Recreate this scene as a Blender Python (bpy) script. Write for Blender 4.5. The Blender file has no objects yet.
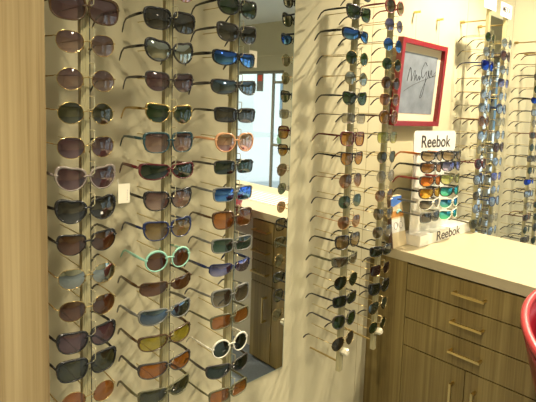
import bpy, bmesh, math, random
from mathutils import Vector, Matrix
random.seed(7)
C = bpy.context.scene
COL = C.collection
PI = math.pi

# ------------------------------------------------------------------ camera (matched to the photograph's vanishing points)
YAW, PIT, ROL, FPX, PX, PY = 0.707273017, 0.0999221233, 0.0498906028, 485.772837, 90.7027025, -42.2542312
CAM = Vector((1.2177, 0.0, 1.394))
_F = Vector((-math.sin(YAW)*math.cos(PIT), math.cos(YAW)*math.cos(PIT), -math.sin(PIT)))
_R = Vector((math.cos(YAW), math.sin(YAW), 0))
_U = _R.cross(_F)
_c, _s = math.cos(ROL), math.sin(ROL)
R_, U_, F_ = _c*_R + _s*_U, -_s*_R + _c*_U, _F
cd = bpy.data.cameras.new('camera')
cam = bpy.data.objects.new('camera', cd); COL.objects.link(cam)
cd.sensor_width = 36; cd.sensor_fit = 'HORIZONTAL'
cd.lens = FPX/536*36
cd.shift_x = -PX/536; cd.shift_y = PY/536
cd.clip_start = 0.02; cd.clip_end = 200
cam.matrix_world = Matrix(((R_.x, U_.x, -F_.x, CAM.x), (R_.y, U_.y, -F_.y, CAM.y), (R_.z, U_.z, -F_.z, CAM.z), (0, 0, 0, 1)))
C.camera = cam

def ray(x, y): return F_ + R_*((x-268-PX)/FPX) - U_*((y-201-PY)/FPX)
def onX(x, y, X):
    r = ray(x, y); return CAM + r*((X-CAM.x)/r.x)
def onY(x, y, Y):
    r = ray(x, y); return CAM + r*((Y-CAM.y)/r.y)
def onZ(x, y, Z):
    r = ray(x, y); return CAM + r*((Z-CAM.z)/r.z)

# ------------------------------------------------------------------ materials
MATS = {}
def nodes(name):
    m = bpy.data.materials.new(name); m.use_nodes = True
    nt = m.node_tree
    b = nt.nodes['Principled BSDF']
    return m, nt, b
def mat(name, col, rough=0.5, metal=0.0, spec=0.5, emit=None, es=0, noise=0, nscale=20, bump=0, coat=0):
    if name in MATS: return MATS[name]
    m, nt, b = nodes(name)
    b.inputs['Base Color'].default_value = (*col, 1)
    b.inputs['Roughness'].default_value = rough
    b.inputs['Metallic'].default_value = metal
    b.inputs['Specular IOR Level'].default_value = spec
    b.inputs['Coat Weight'].default_value = coat
    if emit:
        b.inputs['Emission Color'].default_value = (*emit, 1); b.inputs['Emission Strength'].default_value = es
    tc = nt.nodes.new('ShaderNodeTexCoord')
    nz = nt.nodes.new('ShaderNodeTexNoise'); nz.inputs['Scale'].default_value = nscale; nz.inputs['Detail'].default_value = 4
    nt.links.new(tc.outputs['Object'], nz.inputs['Vector'])
    if noise:
        mx = nt.nodes.new('ShaderNodeMix'); mx.data_type = 'RGBA'
        mx.inputs['A'].default_value = (*[c*(1-noise) for c in col], 1)
        mx.inputs['B'].default_value = (*[min(1, c*(1+noise)) for c in col], 1)
        nt.links.new(nz.outputs['Fac'], mx.inputs['Factor']); nt.links.new(mx.outputs['Result'], b.inputs['Base Color'])
    if bump:
        bp = nt.nodes.new('ShaderNodeBump'); bp.inputs['Strength'].default_value = bump; bp.inputs['Distance'].default_value = 0.002
        nt.links.new(nz.outputs['Fac'], bp.inputs['Height']); nt.links.new(bp.outputs['Normal'], b.inputs['Normal'])
    MATS[name] = m
    return m
def wood(name, dark, mid, light, rough=0.45, sx=28, sz=1.1):
    m, nt, b = nodes(name)
    tc = nt.nodes.new('ShaderNodeTexCoord')
    mp = nt.nodes.new('ShaderNodeMapping'); mp.inputs['Scale'].default_value = (sx, sx, sz)
    nt.links.new(tc.outputs['Object'], mp.inputs['Vector'])
    n1 = nt.nodes.new('ShaderNodeTexNoise'); n1.inputs['Scale'].default_value = 1.0; n1.inputs['Detail'].default_value = 5; n1.inputs['Roughness'].default_value = 0.6
    n1.inputs['Distortion'].default_value = 0.6
    nt.links.new(mp.outputs['Vector'], n1.inputs['Vector'])
    mp2 = nt.nodes.new('ShaderNodeMapping'); mp2.inputs['Scale'].default_value = (sx*6, sx*6, sz*1.5)
    nt.links.new(tc.outputs['Object'], mp2.inputs['Vector'])
    n2 = nt.nodes.new('ShaderNodeTexNoise'); n2.inputs['Scale'].default_value = 1.0; n2.inputs['Detail'].default_value = 3
    nt.links.new(mp2.outputs['Vector'], n2.inputs['Vector'])
    ad = nt.nodes.new('ShaderNodeMath'); ad.operation = 'MULTIPLY_ADD'; ad.inputs[1].default_value = 0.5
    nt.links.new(n2.outputs['Fac'], ad.inputs[0]); nt.links.new(n1.outputs['Fac'], ad.inputs[2])
    cr = nt.nodes.new('ShaderNodeValToRGB')
    cr.color_ramp.elements[0].position = 0.52; cr.color_ramp.elements[0].color = (*dark, 1)
    cr.color_ramp.elements[1].position = 1.0; cr.color_ramp.elements[1].color = (*light, 1)
    e = cr.color_ramp.elements.new(0.75); e.color = (*mid, 1)
    nt.links.new(ad.outputs[0], cr.inputs['Fac']); nt.links.new(cr.outputs['Color'], b.inputs['Base Color'])
    b.inputs['Roughness'].default_value = rough
    MATS[name] = m
    return m

M_WALL = mat('painted_wall', (0.58, 0.53, 0.345), 0.6, noise=0.03, nscale=6, bump=0.05)
M_WALLB = mat('painted_end_wall', (0.60, 0.55, 0.38), 0.7, noise=0.03, nscale=6)
M_CEIL = mat('ceiling_paint', (0.84, 0.83, 0.77), 0.9, noise=0.02)
M_FLOOR = mat('blue_grey_carpet', (0.16, 0.19, 0.22), 0.9, noise=0.25, nscale=90, bump=0.3)
M_OAK = wood('pale_oak_panel', (0.20, 0.135, 0.055), (0.34, 0.25, 0.118), (0.45, 0.345, 0.18), sx=30, sz=0.7)
M_CAB = wood('brown_veneer', (0.15, 0.10, 0.030), (0.235, 0.17, 0.055), (0.33, 0.25, 0.09), sx=24, sz=0.8)
M_GAP = mat('dark_recess', (0.03, 0.022, 0.012), 0.9)
M_TOP = mat('cream_laminate', (0.50, 0.43, 0.27), 0.4, noise=0.02, nscale=30)
M_WPANEL = mat('cream_panel', (0.62, 0.57, 0.43), 0.6)
M_BRASS = mat('satin_brass', (0.75, 0.58, 0.25), 0.3, metal=1.0)
M_BRONZE = mat('bronze_rod', (0.42, 0.31, 0.12), 0.4, metal=0.7)
M_WIRE = mat('clear_wire', (0.72, 0.66, 0.42), 0.25, metal=0.6)
M_RODM = mat('dull_brass_rod', (0.50, 0.40, 0.17), 0.35, metal=0.6)
M_WIRE2 = mat('grey_wire', (0.34, 0.31, 0.22), 0.3, metal=0.6)
M_POLE = mat('olive_pole', (0.44, 0.40, 0.23), 0.35, metal=0.1, spec=0.6)
M_POLED = mat('pole_groove', (0.05, 0.05, 0.03), 0.5)
M_KNOB = mat('clear_knob', (0.75, 0.70, 0.52), 0.15, spec=0.8)
M_MIRROR, nt, b = nodes('mirror_silver'); b.inputs['Base Color'].default_value = (0.86, 0.89, 0.88, 1); b.inputs['Metallic'].default_value = 1; b.inputs['Roughness'].default_value = 0.01
M_MEDGE = mat('mirror_edge_glass', (0.35, 0.42, 0.36), 0.2)
M_RED = mat('red_frame_paint', (0.25, 0.012, 0.018), 0.35, coat=0.2)
M_MATB = mat('cream_mat_board', (0.80, 0.72, 0.52), 0.8)
M_PRINT = mat('grey_blue_print', (0.21, 0.235, 0.27), 0.35, noise=0.6, nscale=16)
M_INK = mat('black_ink', (0.02, 0.02, 0.025), 0.6)
M_WHITE = mat('white_card', (0.85, 0.84, 0.78), 0.4)
M_ACR = mat('white_acrylic', (0.86, 0.84, 0.76), 0.2, coat=0.3)
M_LET = mat('dark_lettering', (0.05, 0.035, 0.03), 0.5)
M_GREYLET = mat('grey_lettering', (0.42, 0.40, 0.38), 0.6)
M_TAG = mat('cream_tag', (0.86, 0.80, 0.62), 0.6)
M_BLUE = mat('blue_print', (0.10, 0.25, 0.75), 0.4)
M_ORANGE = mat('orange_print', (0.66, 0.30, 0.07), 0.4, noise=0.3, nscale=40)
M_CREAM = mat('cream_print', (0.78, 0.66, 0.42), 0.4)
M_TEALP = mat('teal_print', (0.25, 0.5, 0.5), 0.4)
M_CHAIR = mat('red_leather', (0.21, 0.004, 0.012), 0.32, spec=0.5, coat=0.25)
M_PIPING = mat('red_edge_trim', (0.42, 0.04, 0.045), 0.35)
M_CHROME = mat('chrome', (0.7, 0.7, 0.7), 0.15, metal=1)
M_FRAMEMETAL = mat('grey_window_metal', (0.26, 0.25, 0.20), 0.5, metal=0.1)
M_PAVE = mat('pale_pavement', (0.55, 0.55, 0.54), 0.9, noise=0.08)
M_BLD = mat('pale_render', (0.55, 0.60, 0.58), 0.9, noise=0.05)
M_BLDG = mat('facade_glass', (0.10, 0.16, 0.20), 0.1)
M_LEAF = mat('shrub_leaf', (0.10, 0.16, 0.06), 0.7, noise=0.4, nscale=30)
M_POSTR = mat('poster_red', (0.65, 0.10, 0.07), 0.6)
M_POSTG = mat('poster_grey', (0.20, 0.20, 0.19), 0.6)
M_STRIPE = mat('red_stripe_paper', (0.62, 0.16, 0.12), 0.6)
M_LAMP = mat('lamp_diffuser', (1, 0.95, 0.85), 0.4, emit=(1.0, 0.86, 0.62), es=9)
M_SKIRT = mat('white_skirting', (0.7, 0.66, 0.55), 0.5)

def glass_mat(name):
    m = bpy.data.materials.new(name); m.use_nodes = True
    nt = m.node_tree; nt.nodes.clear()
    o = nt.nodes.new('ShaderNodeOutputMaterial'); t = nt.nodes.new('ShaderNodeBsdfTransparent'); g = nt.nodes.new('ShaderNodeBsdfGlossy')
    t.inputs['Color'].default_value = (0.93, 0.97, 0.97, 1); g.inputs['Roughness'].default_value = 0.01
    mx = nt.nodes.new('ShaderNodeMixShader'); fr = nt.nodes.new('ShaderNodeLayerWeight'); fr.inputs['Blend'].default_value = 0.12
    fm = nt.nodes.new('ShaderNodeMath'); fm.operation = 'MULTIPLY'; fm.inputs[1].default_value = 0.5; nt.links.new(fr.outputs['Facing'], fm.inputs[0])
    nt.links.new(fm.outputs[0], mx.inputs[0]); nt.links.new(t.outputs[0], mx.inputs[1]); nt.links.new(g.outputs[0], mx.inputs[2]); nt.links.new(mx.outputs[0], o.inputs[0])
    return m
M_GLASS = glass_mat('window_glass')

def lens_mat(key, top, bot, refl=(1, 1, 1), base=0.055, refl2=None, cloud=0.08):
    """tinted lens: dyed body that filters light (gradient dye = the lens's own colour) with a glossy or mirror coated face"""
    nm = 'lens_' + key
    if nm in MATS: return MATS[nm]
    m = bpy.data.materials.new(nm); m.use_nodes = True
    nt = m.node_tree; nt.nodes.clear()
    o = nt.nodes.new('ShaderNodeOutputMaterial')
    tc = nt.nodes.new('ShaderNodeTexCoord'); sp = nt.nodes.new('ShaderNodeSeparateXYZ')
    nt.links.new(tc.outputs['Generated'], sp.inputs[0])
    cr = nt.nodes.new('ShaderNodeMix'); cr.data_type = 'RGBA'
    cr.inputs['A'].default_value = (*bot, 1); cr.inputs['B'].default_value = (*top, 1)
    nt.links.new(sp.outputs['Z'], cr.inputs['Factor'])
    t = nt.nodes.new('ShaderNodeBsdfTransparent'); nt.links.new(cr.outputs['Result'], t.inputs['Color'])
    d = nt.nodes.new('ShaderNodeBsdfDiffuse'); nt.links.new(cr.outputs['Result'], d.inputs['Color'])
    m1 = nt.nodes.new('ShaderNodeMixShader'); m1.inputs[0].default_value = cloud
    nt.links.new(t.outputs[0], m1.inputs[1]); nt.links.new(d.outputs[0], m1.inputs[2])
    g = nt.nodes.new('ShaderNodeBsdfGlossy'); g.inputs['Roughness'].default_value = 0.04
    if refl2:
        gm = nt.nodes.new('ShaderNodeMix'); gm.data_type = 'RGBA'
        gm.inputs['A'].default_value = (*refl2, 1); gm.inputs['B'].default_value = (*refl, 1)
        nt.links.new(sp.outputs['Z'], gm.inputs['Factor']); nt.links.new(gm.outputs['Result'], g.inputs['Color'])
    else: g.inputs['Color'].default_value = (*refl, 1)
    fr = nt.nodes.new('ShaderNodeLayerWeight'); fr.inputs['Blend'].default_value = 0.35
    ma = nt.nodes.new('ShaderNodeMath'); ma.operation = 'MULTIPLY_ADD'; ma.inputs[1].default_value = 0.5*(1-base); ma.inputs[2].default_value = base
    nt.links.new(fr.outputs['Fresnel'], ma.inputs[0])
    m2 = nt.nodes.new('ShaderNodeMixShader')
    nt.links.new(ma.outputs[0], m2.inputs[0]); nt.links.new(m1.outputs[0], m2.inputs[1]); nt.links.new(g.outputs[0], m2.inputs[2])
    nt.links.new(m2.outputs[0], o.inputs[0])
    MATS[nm] = m
    return m

# ------------------------------------------------------------------ mesh helpers
def link(name, me, m=None, parent=None, loc=None):
    o = bpy.data.objects.new(name, me); COL.objects.link(o)
    if m is not None: me.materials.append(m)
    if parent is not None: o.parent = parent
    if loc is not None: o.location = loc
    return o
def bm_mesh(bm, name, smooth=False):
    bmesh.ops.recalc_face_normals(bm, faces=bm.faces)
    me = bpy.data.meshes.new(name); bm.to_mesh(me); bm.free()
    if smooth:
        for p in me.polygons: p.use_smooth = True
    return me
def box(bm, x0, x1, y0, y1, z0, z1, bev=0):
    r = bmesh.ops.create_cube(bm, size=1, matrix=Matrix.Translation(((x0+x1)/2, (y0+y1)/2, (z0+z1)/2)) @ Matrix.Diagonal((x1-x0, y1-y0, z1-z0, 1)))
    if bev:
        es = list({e for v in r['verts'] for e in v.link_edges})
        bmesh.ops.bevel(bm, geom=es, offset=bev, segments=2, affect='EDGES', profile=0.6)
def box_ob(name, m, b, parent=None, bev=0):
    bm = bmesh.new(); box(bm, *b, bev=bev); return link(name, bm_mesh(bm, name), m, parent)
def tube(bm, pts, rad, n=6, caps=True):
    pts = [Vector(p) for p in pts]; rings = []
    prev = None
    for i, p in enumerate(pts):
        d = (pts[min(i+1, len(pts)-1)] - pts[max(i-1, 0)]).normalized()
        if prev is None:
            a = Vector((0, 0, 1)) if abs(d.z) < 0.9 else Vector((1, 0, 0))
            u = d.cross(a).normalized()
        else:
            u = (prev - d*prev.dot(d)).normalized()
        prev = u; v = d.cross(u)
        r = rad[i] if isinstance(rad, (list, tuple)) else rad
        rings.append([bm.verts.new(p + (u*math.cos(2*PI*k/n) + v*math.sin(2*PI*k/n))*r) for k in range(n)])
    for a, b2 in zip(rings, rings[1:]):
        for k in range(n): bm.faces.new((a[k], a[(k+1) % n], b2[(k+1) % n], b2[k]))
    if caps:
        bm.faces.new(rings[0][::-1]); bm.faces.new(rings[-1])
def sweep_rect(bm, pts, hw, hh):
    """flat bar: hw half thickness along Y, hh half height"""
    rings = []
    pts = [Vector(p) for p in pts]
    for i, p in enumerate(pts):
        d = (pts[min(i+1, len(pts)-1)] - pts[max(i-1, 0)]).normalized()
        u = Vector((0, 1, 0)); v = d.cross(u).normalized()
        a = hw[i] if isinstance(hw, list) else hw; h = hh[i] if isinstance(hh, list) else hh
        rings.append([bm.verts.new(p + u*sa*a + v*sb*h) for sa, sb in ((-1, -.6), (-.6, -1), (.6, -1), (1, -.6), (1, .6), (.6, 1), (-.6, 1), (-1, .6))])
    for a, b2 in zip(rings, rings[1:]):
        for k in range(8): bm.faces.new((a[k], a[(k+1) % 8], b2[(k+1) % 8], b2[k]))
    bm.faces.new(rings[0][::-1]); bm.faces.new(rings[-1])
def tag(o, label, cat, group=None, kind=None):
    o['label'] = label; o['category'] = cat
    if group: o['group'] = group
    if kind: o['kind'] = kind
    return o
def empty(name, loc, rotz=0):
    e = bpy.data.objects.new(name, None); COL.objects.link(e); e.location = loc; e.rotation_euler = (0, 0, rotz); e.empty_display_size = 0.05
    return e
def struct(o): o['kind'] = 'structure'; return o
def text_mesh(txt, size, bold=0.0, depth=0.0004, sx=1.0):
    cu = bpy.data.curves.new('lettering', 'FONT'); cu.body = txt; cu.size = size; cu.extrude = depth; cu.offset = bold; cu.align_x = 'CENTER'; cu.align_y = 'CENTER'
    t = bpy.data.objects.new('lettering', cu); COL.objects.link(t)
    dg = bpy.context.evaluated_depsgraph_get(); dg.update()
    me = bpy.data.meshes.new_from_object(t.evaluated_get(dg)); bpy.data.objects.remove(t)
    # text plane XY -> world plane YZ facing +X
    me.transform(Matrix(((0, 0, 1, 0), (sx, 0, 0, 0), (0, 1, 0, 0), (0, 0, 0, 1))))
    return me

# ------------------------------------------------------------------ the room
XR, Y0, Y1, ZC = 6.2, -1.8, 4.6, 2.60
WT = 0.12
YBK, ZTK = 2.13, 0.791
struct(box_ob('floor', M_FLOOR, (-WT, XR+WT, Y0-WT, Y1+WT, -0.1, 0)))
struct(box_ob('ceiling', M_CEIL, (-WT, XR+WT, Y0-WT, Y1+WT, ZC, ZC+0.1)))
# left wall made of tall wall panels with fine seams
bm = bmesh.new(); box(bm, -WT, 0, Y0, 1.505, 0, ZC); box(bm, -WT, 0, 1.505, YBK, ZTK, ZC); box(bm, -WT, -0.056, 1.505, YBK, 0, ZTK); box(bm, -WT, 0, YBK, Y1, 0, ZC)  # recess below the worktop is added: seats the filler panel, gives a grey shaded strip
struct(link('wall_left', bm_mesh(bm, 'wall_left'), M_WALL))
bm = bmesh.new()
for y in (1.47, 2.20, 2.74): box(bm, 0, 0.0008, y-0.0008, y+0.0008, 0.84 if 1.57 < y < 2.12 else 0.08, ZC)
struct(link('trim_1', bm_mesh(bm, 'trim_1'), mat('seam', (0.40, 0.34, 0.20), 0.8)))
struct(box_ob('wall_right', M_WALLB, (XR, XR+WT, Y0, Y1, 0, ZC)))
struct(box_ob('wall_rear', M_WALLB, (-WT, XR+WT, Y0-WT, Y0, 0, ZC)))
# end wall (shop front) with three glazed openings
WINS = [(0.55, 1.75, 0.12, 1.98), (2.05, 3.55, 0.12, 1.98), (4.21, 5.75, 0.12, 1.905)]
bm = bmesh.new()
xs = -WT
for (a, b_, z0, z1) in WINS:
    box(bm, xs, a, Y1, Y1+WT, 0, ZC); box(bm, a, b_, Y1, Y1+WT, 0, z0); box(bm, a, b_, Y1, Y1+WT, z1, ZC); xs = b_
box(bm, xs, XR+WT, Y1, Y1+WT, 0, ZC)
struct(link('wall_back', bm_mesh(bm, 'wall_back'), M_WALLB))
for i, (a, b_, z0, z1) in enumerate(WINS):
    w = struct(empty('window_%d' % (i+1), ((a+b_)/2, Y1+0.05, z0)))
    cx = (a+b_)/2
    bm = bmesh.new(); t = 0.04
    for bb in ((a, a+t, z0, z1), (b_-t, b_, z0, z1), (a, b_, z0, z0+t), (a, b_, z1-t, z1)):
        box(bm, bb[0]-cx, bb[1]-cx, -0.03, 0.03, bb[2]-z0, bb[3]-z0)
    mx = {0: 1.02, 1: 2.8, 2: 4.49}[i]
    box(bm, mx-cx-0.022, mx-cx+0.022, -0.012, 0.012, 0, z1-z0)
    if i == 2:
        for zz in (0.68, 1.60): box(bm, 4.21-cx, 4.49-cx, -0.03, 0.03, zz, zz+0.035)
    if i == 0:
        for zz in (0.95,): box(bm, a-cx, b_-cx, -0.03, 0.03, zz, zz+0.05)
    link('window_frame', bm_mesh(bm, 'window_frame'), M_FRAMEMETAL, w)
    bm = bmesh.new(); box(bm, a-cx+0.02, b_-cx-0.02, -0.004, 0.004, 0.02, z1-z0-0.02)
    link('window_pane', bm_mesh(bm, 'window_pane'), M_GLASS, w)
struct(box_ob('baseboard_left', M_SKIRT, (0, 0.012, 0.32, 1.50, 0, 0.08)))
struct(box_ob('trim_2', M_WALLB, (0.0, XR, Y1-0.015, Y1, 2.12, 2.15)))
# pale oak wall panel standing proud at the left
pan = box_ob('trim_3', M_OAK, (0.0, 0.165, Y0+0.01, 0.313, 0.0, ZC-0.001)); struct(pan)

# ------------------------------------------------------------------ outside
struct(box_ob('pavement', M_PAVE, (-6, 16, Y1+WT+0.001, 40, -0.15, -0.02)))
bld = empty('street_building', (6, 16, -0.02)); tag(bld, 'pale building across the street, seen through the shop window in the mirror', 'building')
bm = bmesh.new(); box(bm, -14, 14, 0, 4, 0, 3.6); link('facade', bm_mesh(bm, 'facade'), M_BLD, bld)
for k in range(9):
    bm = bmesh.new(); box(bm, -12+k*2.8, -10.6+k*2.8, -0.06, -0.001, 1.0, 2.6); link('facade_window', bm_mesh(bm, 'facade_window'), M_BLDG, bld)
def shrub(x, y, r, label):
    e = empty('shrub', (x, y, -0.02)); tag(e, label, 'shrub', 'shrubs outside the shop window')
    bm = bmesh.new(); bmesh.ops.create_icosphere(bm, subdivisions=4, radius=r)
    for v in bm.verts:
        v.co *= 1+random.uniform(-.10, .10); v.co.z = v.co.z*0.9 + r*1.05
    link('foliage', bm_mesh(bm, 'foliage', True), M_LEAF, e)
    bm = bmesh.new(); tube(bm, [(0, 0, 0), (0, 0, r*0.7)], 0.05); link('stem', bm_mesh(bm, 'stem'), M_BRONZE, e)
shrub(8.3, 9.5, 0.55, 'larger rounded shrub outside the window seen in the wide mirror')
shrub(9.9, 9.8, 0.4, 'smaller rounded shrub outside the window seen in the wide mirror')

# ------------------------------------------------------------------ mirrors
def mirror(y0, y1, z0, z1, label):
    e = empty('wall_mirror', (0, (y0+y1)/2, z0)); tag(e, label, 'mirror'); h = (y1-y0)/2
    bm = bmesh.new(); box(bm, 0.0005, 0.005, -h, h, 0, z1-z0); link('mirror_back', bm_mesh(bm, 'mirror_back'), M_MEDGE, e)
    bm = bmesh.new(); box(bm, 0.0051, 0.0058, -h+0.002, h-0.002, 0.002, z1-z0-0.002); link('mirror_glass', bm_mesh(bm, 'mirror_glass'), M_MIRROR, e)
mirror(0.858, 1.069, 0.498, 2.3, 'wide frameless wall mirror right of the third rack, reflecting window and counter')
mirror(2.435, 2.625, 0.30, 1.93, 'narrow frameless wall mirror behind the seventh rack, reflecting bright window')

# ------------------------------------------------------------------ counter
ZT, YF, YB = 0.832, 1.596, 2.142
wt = empty('worktop', (0.9, (YF+YB)/2, ZT-0.04)); tag(wt, 'cream laminate worktop running out from the left wall over the drawers', 'worktop')
bm = bmesh.new(); box(bm, -0.898, 0.95, YF-(YF+YB)/2, YB-(YF+YB)/2, 0.0, 0.04, bev=0.0015); link('slab', bm_mesh(bm, 'slab'), M_TOP, wt)
ZU = ZT-0.041
tag(box_ob('filler_panel', M_CAB, (-0.055, 0.137, YF+0.004, 2.129, 0.0, ZU)), 'plain brown wood veneer panel between the left wall and the drawers', 'panel')
YFR = YF+0.004
def handle(parent, x, z, horiz=True, L=0.135):
    e = bpy.data.objects.new('handle', None); 
    bm = bmesh.new()
    if horiz:
        box(bm, x-L/2, x+L/2, -0.030, -0.024, z-0.005, z+0.005, bev=0.001)
        for s in (-1, 1): box(bm, x+s*(L/2-0.006)-0.004, x+s*(L/2-0.006)+0.004, -0.025, 0.0, z-0.004, z+0.004)
    else:
        box(bm, x-0.005, x+0.005, -0.030, -0.024, z-L, z, bev=0.001)
        for s in (0.006, L-0.006): box(bm, x-0.004, x+0.004, -0.025, 0.0, z-s-0.004, z-s+0.004)
    bpy.data.objects.remove(e)
    return link('handle', bm_mesh(bm, 'handle'), M_BRASS, parent)
def drawer_unit(x0, x1, label, doors=2):
    e = empty('drawer_cabinet', ((x0+x1)/2, YFR, 0)); h = (x1-x0)/2; tag(e, label, 'cabinet', 'wood veneer drawer cabinets under the worktop')
    bm = bmesh.new(); box(bm, -h+0.001, h-0.001, 0.019, YB-0.01-YFR, 0.002, ZU-0.002); link('body', bm_mesh(bm, 'body'), M_GAP, e)
    zs = [ZU-0.005, 0.676, 0.562, 0.445]
    for k in range(3):
        bm = bmesh.new(); box(bm, -h+0.002, h-0.002, 0, 0.018, zs[k+1]+0.0024, zs[k]-0.0024)
        d = link('drawer_front', bm_mesh(bm, 'drawer_front'), M_CAB, e)
        handle(d, 0.0, (zs[k]+zs[k+1])/2 + 0.003, True, 0.132)
    w = 2*h/doors
    for k in range(doors):
        a = -h+k*w
        bm = bmesh.new(); box(bm, a+0.002, a+w-0.002, 0, 0.018, 0.02, zs[3]-0.0024)
        d = link('door', bm_mesh(bm, 'door'), M_CAB, e)
        hx = (a+w-0.045) if (doors == 2 and k == 0) else a+0.045
        handle(d, hx, zs[3]-0.06, False, 0.14)
drawer_unit(0.139, 0.712, 'wood veneer cabinet with three drawers over two doors beside the filler panel')
drawer_unit(0.714, 0.893, 'narrow wood veneer drawer cabinet at the counter end, seen in the mirror', 1)
tag(box_ob('end_panel', M_WPANEL, (0.895, 1.80, YFR+0.08, YB-0.012, 0.0, ZU)), 'cream panel under the far end of the worktop, seen in the mirror', 'panel')

# red striped papers on the worktop (seen in the mirror)
sm = empty('striped_paper', (1.20, 1.86, ZT+0.0005)); tag(sm, 'white paper sheet with thin red stripes lying on the worktop, seen in the mirror', 'paper')
bm = bmesh.new(); box(bm, -0.30, 0.30, -0.12, 0.12, 0, 0.002); link('sheet', bm_mesh(bm, 'sheet'), M_WHITE, sm)
bm = bmesh.new()
for k in range(7): box(bm, -0.30, 0.30, -0.115+k*0.035, -0.100+k*0.035, 0.002, 0.0024)
link('stripes', bm_mesh(bm, 'stripes'), M_STRIPE, sm)

# window poster
po = empty('window_poster', (4.735, Y1-0.012, 1.60)); tag(po, 'small dark poster with a red top stuck to the window, seen in the mirror', 'poster')
bm = bmesh.new(); box(bm, -0.075, 0.075, 0, 0.006, 0, 0.26); link('sheet', bm_mesh(bm, 'sheet'), M_POSTG, po)
bm = bmesh.new(); box(bm, -0.055, 0.055, -0.002, -0.0002, 0.15, 0.24); link('red_patch', bm_mesh(bm, 'red_patch'), M_POSTR, po)

# ------------------------------------------------------------------ framed picture, hung from two hooks
pyc, pz0, pz1, phw = 1.772, 1.3395, 1.697, 0.172
pic = empty('framed_picture', (0, pyc, pz0)); tag(pic, 'red framed autographed grey print hanging on the wall above the counter', 'picture')
pic.rotation_euler = (0, 0.07, 0); H = pz1-pz0; fw = 0.020
bm = bmesh.new()
for bb in ((-phw, -phw+fw, 0, H), (phw-fw, phw, 0, H), (-phw+fw, phw-fw, 0, fw), (-phw+fw, phw-fw, H-fw, H)): box(bm, 0.002, 0.030, bb[0], bb[1], bb[2], bb[3])
link('frame', bm_mesh(bm, 'frame'), M_RED, pic)
bm = bmesh.new(); box(bm, 0.003, 0.010, -phw+fw-0.001, phw-fw+0.001, fw-0.001, H-fw+0.001); link('mat_board', bm_mesh(bm, 'mat_board'), M_MATB, pic)
bm = bmesh.new(); box(bm, 0.0101, 0.011, -phw+0.045, phw-0.045, 0.052, H-0.052); pr = link('print', bm_mesh(bm, 'print'), M_PRINT, pic)
def stroke(bm, pts, r=0.0009, x=0.0118):
    P = [Vector((x, a, b_)) for a, b_ in pts]; out = []
    for i in range(len(P)-1):
        p0, p1, p2, p3 = P[max(i-1, 0)], P[i], P[i+1], P[min(i+2, len(P)-1)]
        for k in range(5):
            t = k/5; out.append(0.5*((2*p1)+(p2-p0)*t+(2*p0-5*p1+4*p2-p3)*t*t+(3*p1-p0-3*p2+p3)*t**3))
    out.append(P[-1]); tube(bm, out, r, 5)
bm = bmesh.new()
def PP(l): return [((a-0.5)*0.30, b_*H) for a, b_ in l]
stroke(bm, PP([(.20, .52), (.24, .68), (.29, .60), (.30, .53), (.36, .66), (.38, .54)]))
stroke(bm, PP([(.38, .54), (.41, .61), (.44, .54), (.48, .60), (.50, .55), (.53, .60)]))
stroke(bm, PP([(.66, .73), (.60, .77), (.53, .66), (.58, .58), (.66, .66), (.62, .40), (.56, .34), (.60, .46), (.72, .62)]))
stroke(bm, PP([(.72, .62), (.70, .68), (.75, .60), (.78, .69), (.82, .62), (.90, .68)]))
stroke(bm, PP([(.14, .40), (.40, .50), (.92, .64)]), 0.0008)
link('signature', bm_mesh(bm, 'signature'), M_INK, pr)
for y, nm in ((1.738, 'left'), (1.922, 'right')):
    z = 1.817
    e = empty('picture_hook', (0, y, z)); tag(e, 'short brass wall hook above the %s half of the red picture' % nm, 'hook', 'brass picture hooks')
    bm = bmesh.new(); tube(bm, [(0.0, 0, 0), (0.032, 0, 0)], 0.0055, 10); link('peg', bm_mesh(bm, 'peg'), M_BRASS, e)
    bm = bmesh.new(); tube(bm, [(0.012, 0, 0), (0.016, 0, -0.116)], 0.0006, 5); link('hanging_wire', bm_mesh(bm, 'hanging_wire'), M_WIRE2, e)

# ------------------------------------------------------------------ sunglasses factory
CE = 0.0335
def outline(style, grow=0.0, n=36):
    P = dict(round=(2.0, 2.0, .0250, .0240, .0, .0, .0), pantos=(2.7, 2.1, .0262, .0235, .10, .0, .001), aviator=(2.8, 2.1, .0290, .0260, .22, .0035, -.001),
             square=(4.6, 3.2, .0285, .0230, .15, .0, .0), wayfarer=(4.4, 2.6, .0280, .0215, .20, .0, .003), cat=(3.2, 2.2, .0275, .0225, .24, .0, .0065),
             sport=(5.5, 2.9, .0320, .0175, .16, .002, .002), rect=(5.5, 4.2, .0290, .0180, .07, .0, .0), oversize=(3.8, 2.8, .0310, .0255, .10, .0, .0),
             club=(4.2, 2.2, .0270, .0215, .22, .0, .003))[style]
    eu, el, a, b_, tap, drop, lift = P
    a += grow; b_ += grow
    pts = []
    for k in range(n):
        t = 2*PI*k/n
        c, s = math.cos(t), math.sin(t)
        e = eu if s >= 0 else el
        u = a*math.copysign(abs(c)**(2/e), c); v = b_*math.copysign(abs(s)**(2/e), s)
        vv = v/b_; uu = u/a
        u *= 1 - tap*max(0, -vv) - 0.03*max(0, vv)
        u += drop*(-vv)*0.6
        v += lift*max(0, uu)*max(0, vv+0.4)
        if style == 'sport' and vv < 0: v += 0.004*max(0, -uu)
        pts.append((u, v))
    return pts
KW = {'sport': 3.9, 'round': 2.2}
def wrap(style, y, z): return -KW.get(style, 2.5)*y*y - 0.25*z*z*4
def cen(style): return {'sport': .0375, 'oversize': .0360, 'square': .0345, 'aviator': .0355, 'rect': .0345}.get(style, CE)
CACHE = {}
def geo(key, fn):
    if key not in CACHE: CACHE[key] = fn()
    return CACHE[key]
def P3(style, side, u, v, x=0.0):
    y = side*(cen(style)+u); return Vector((wrap(style, y, v)+x, y, v))
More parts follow.
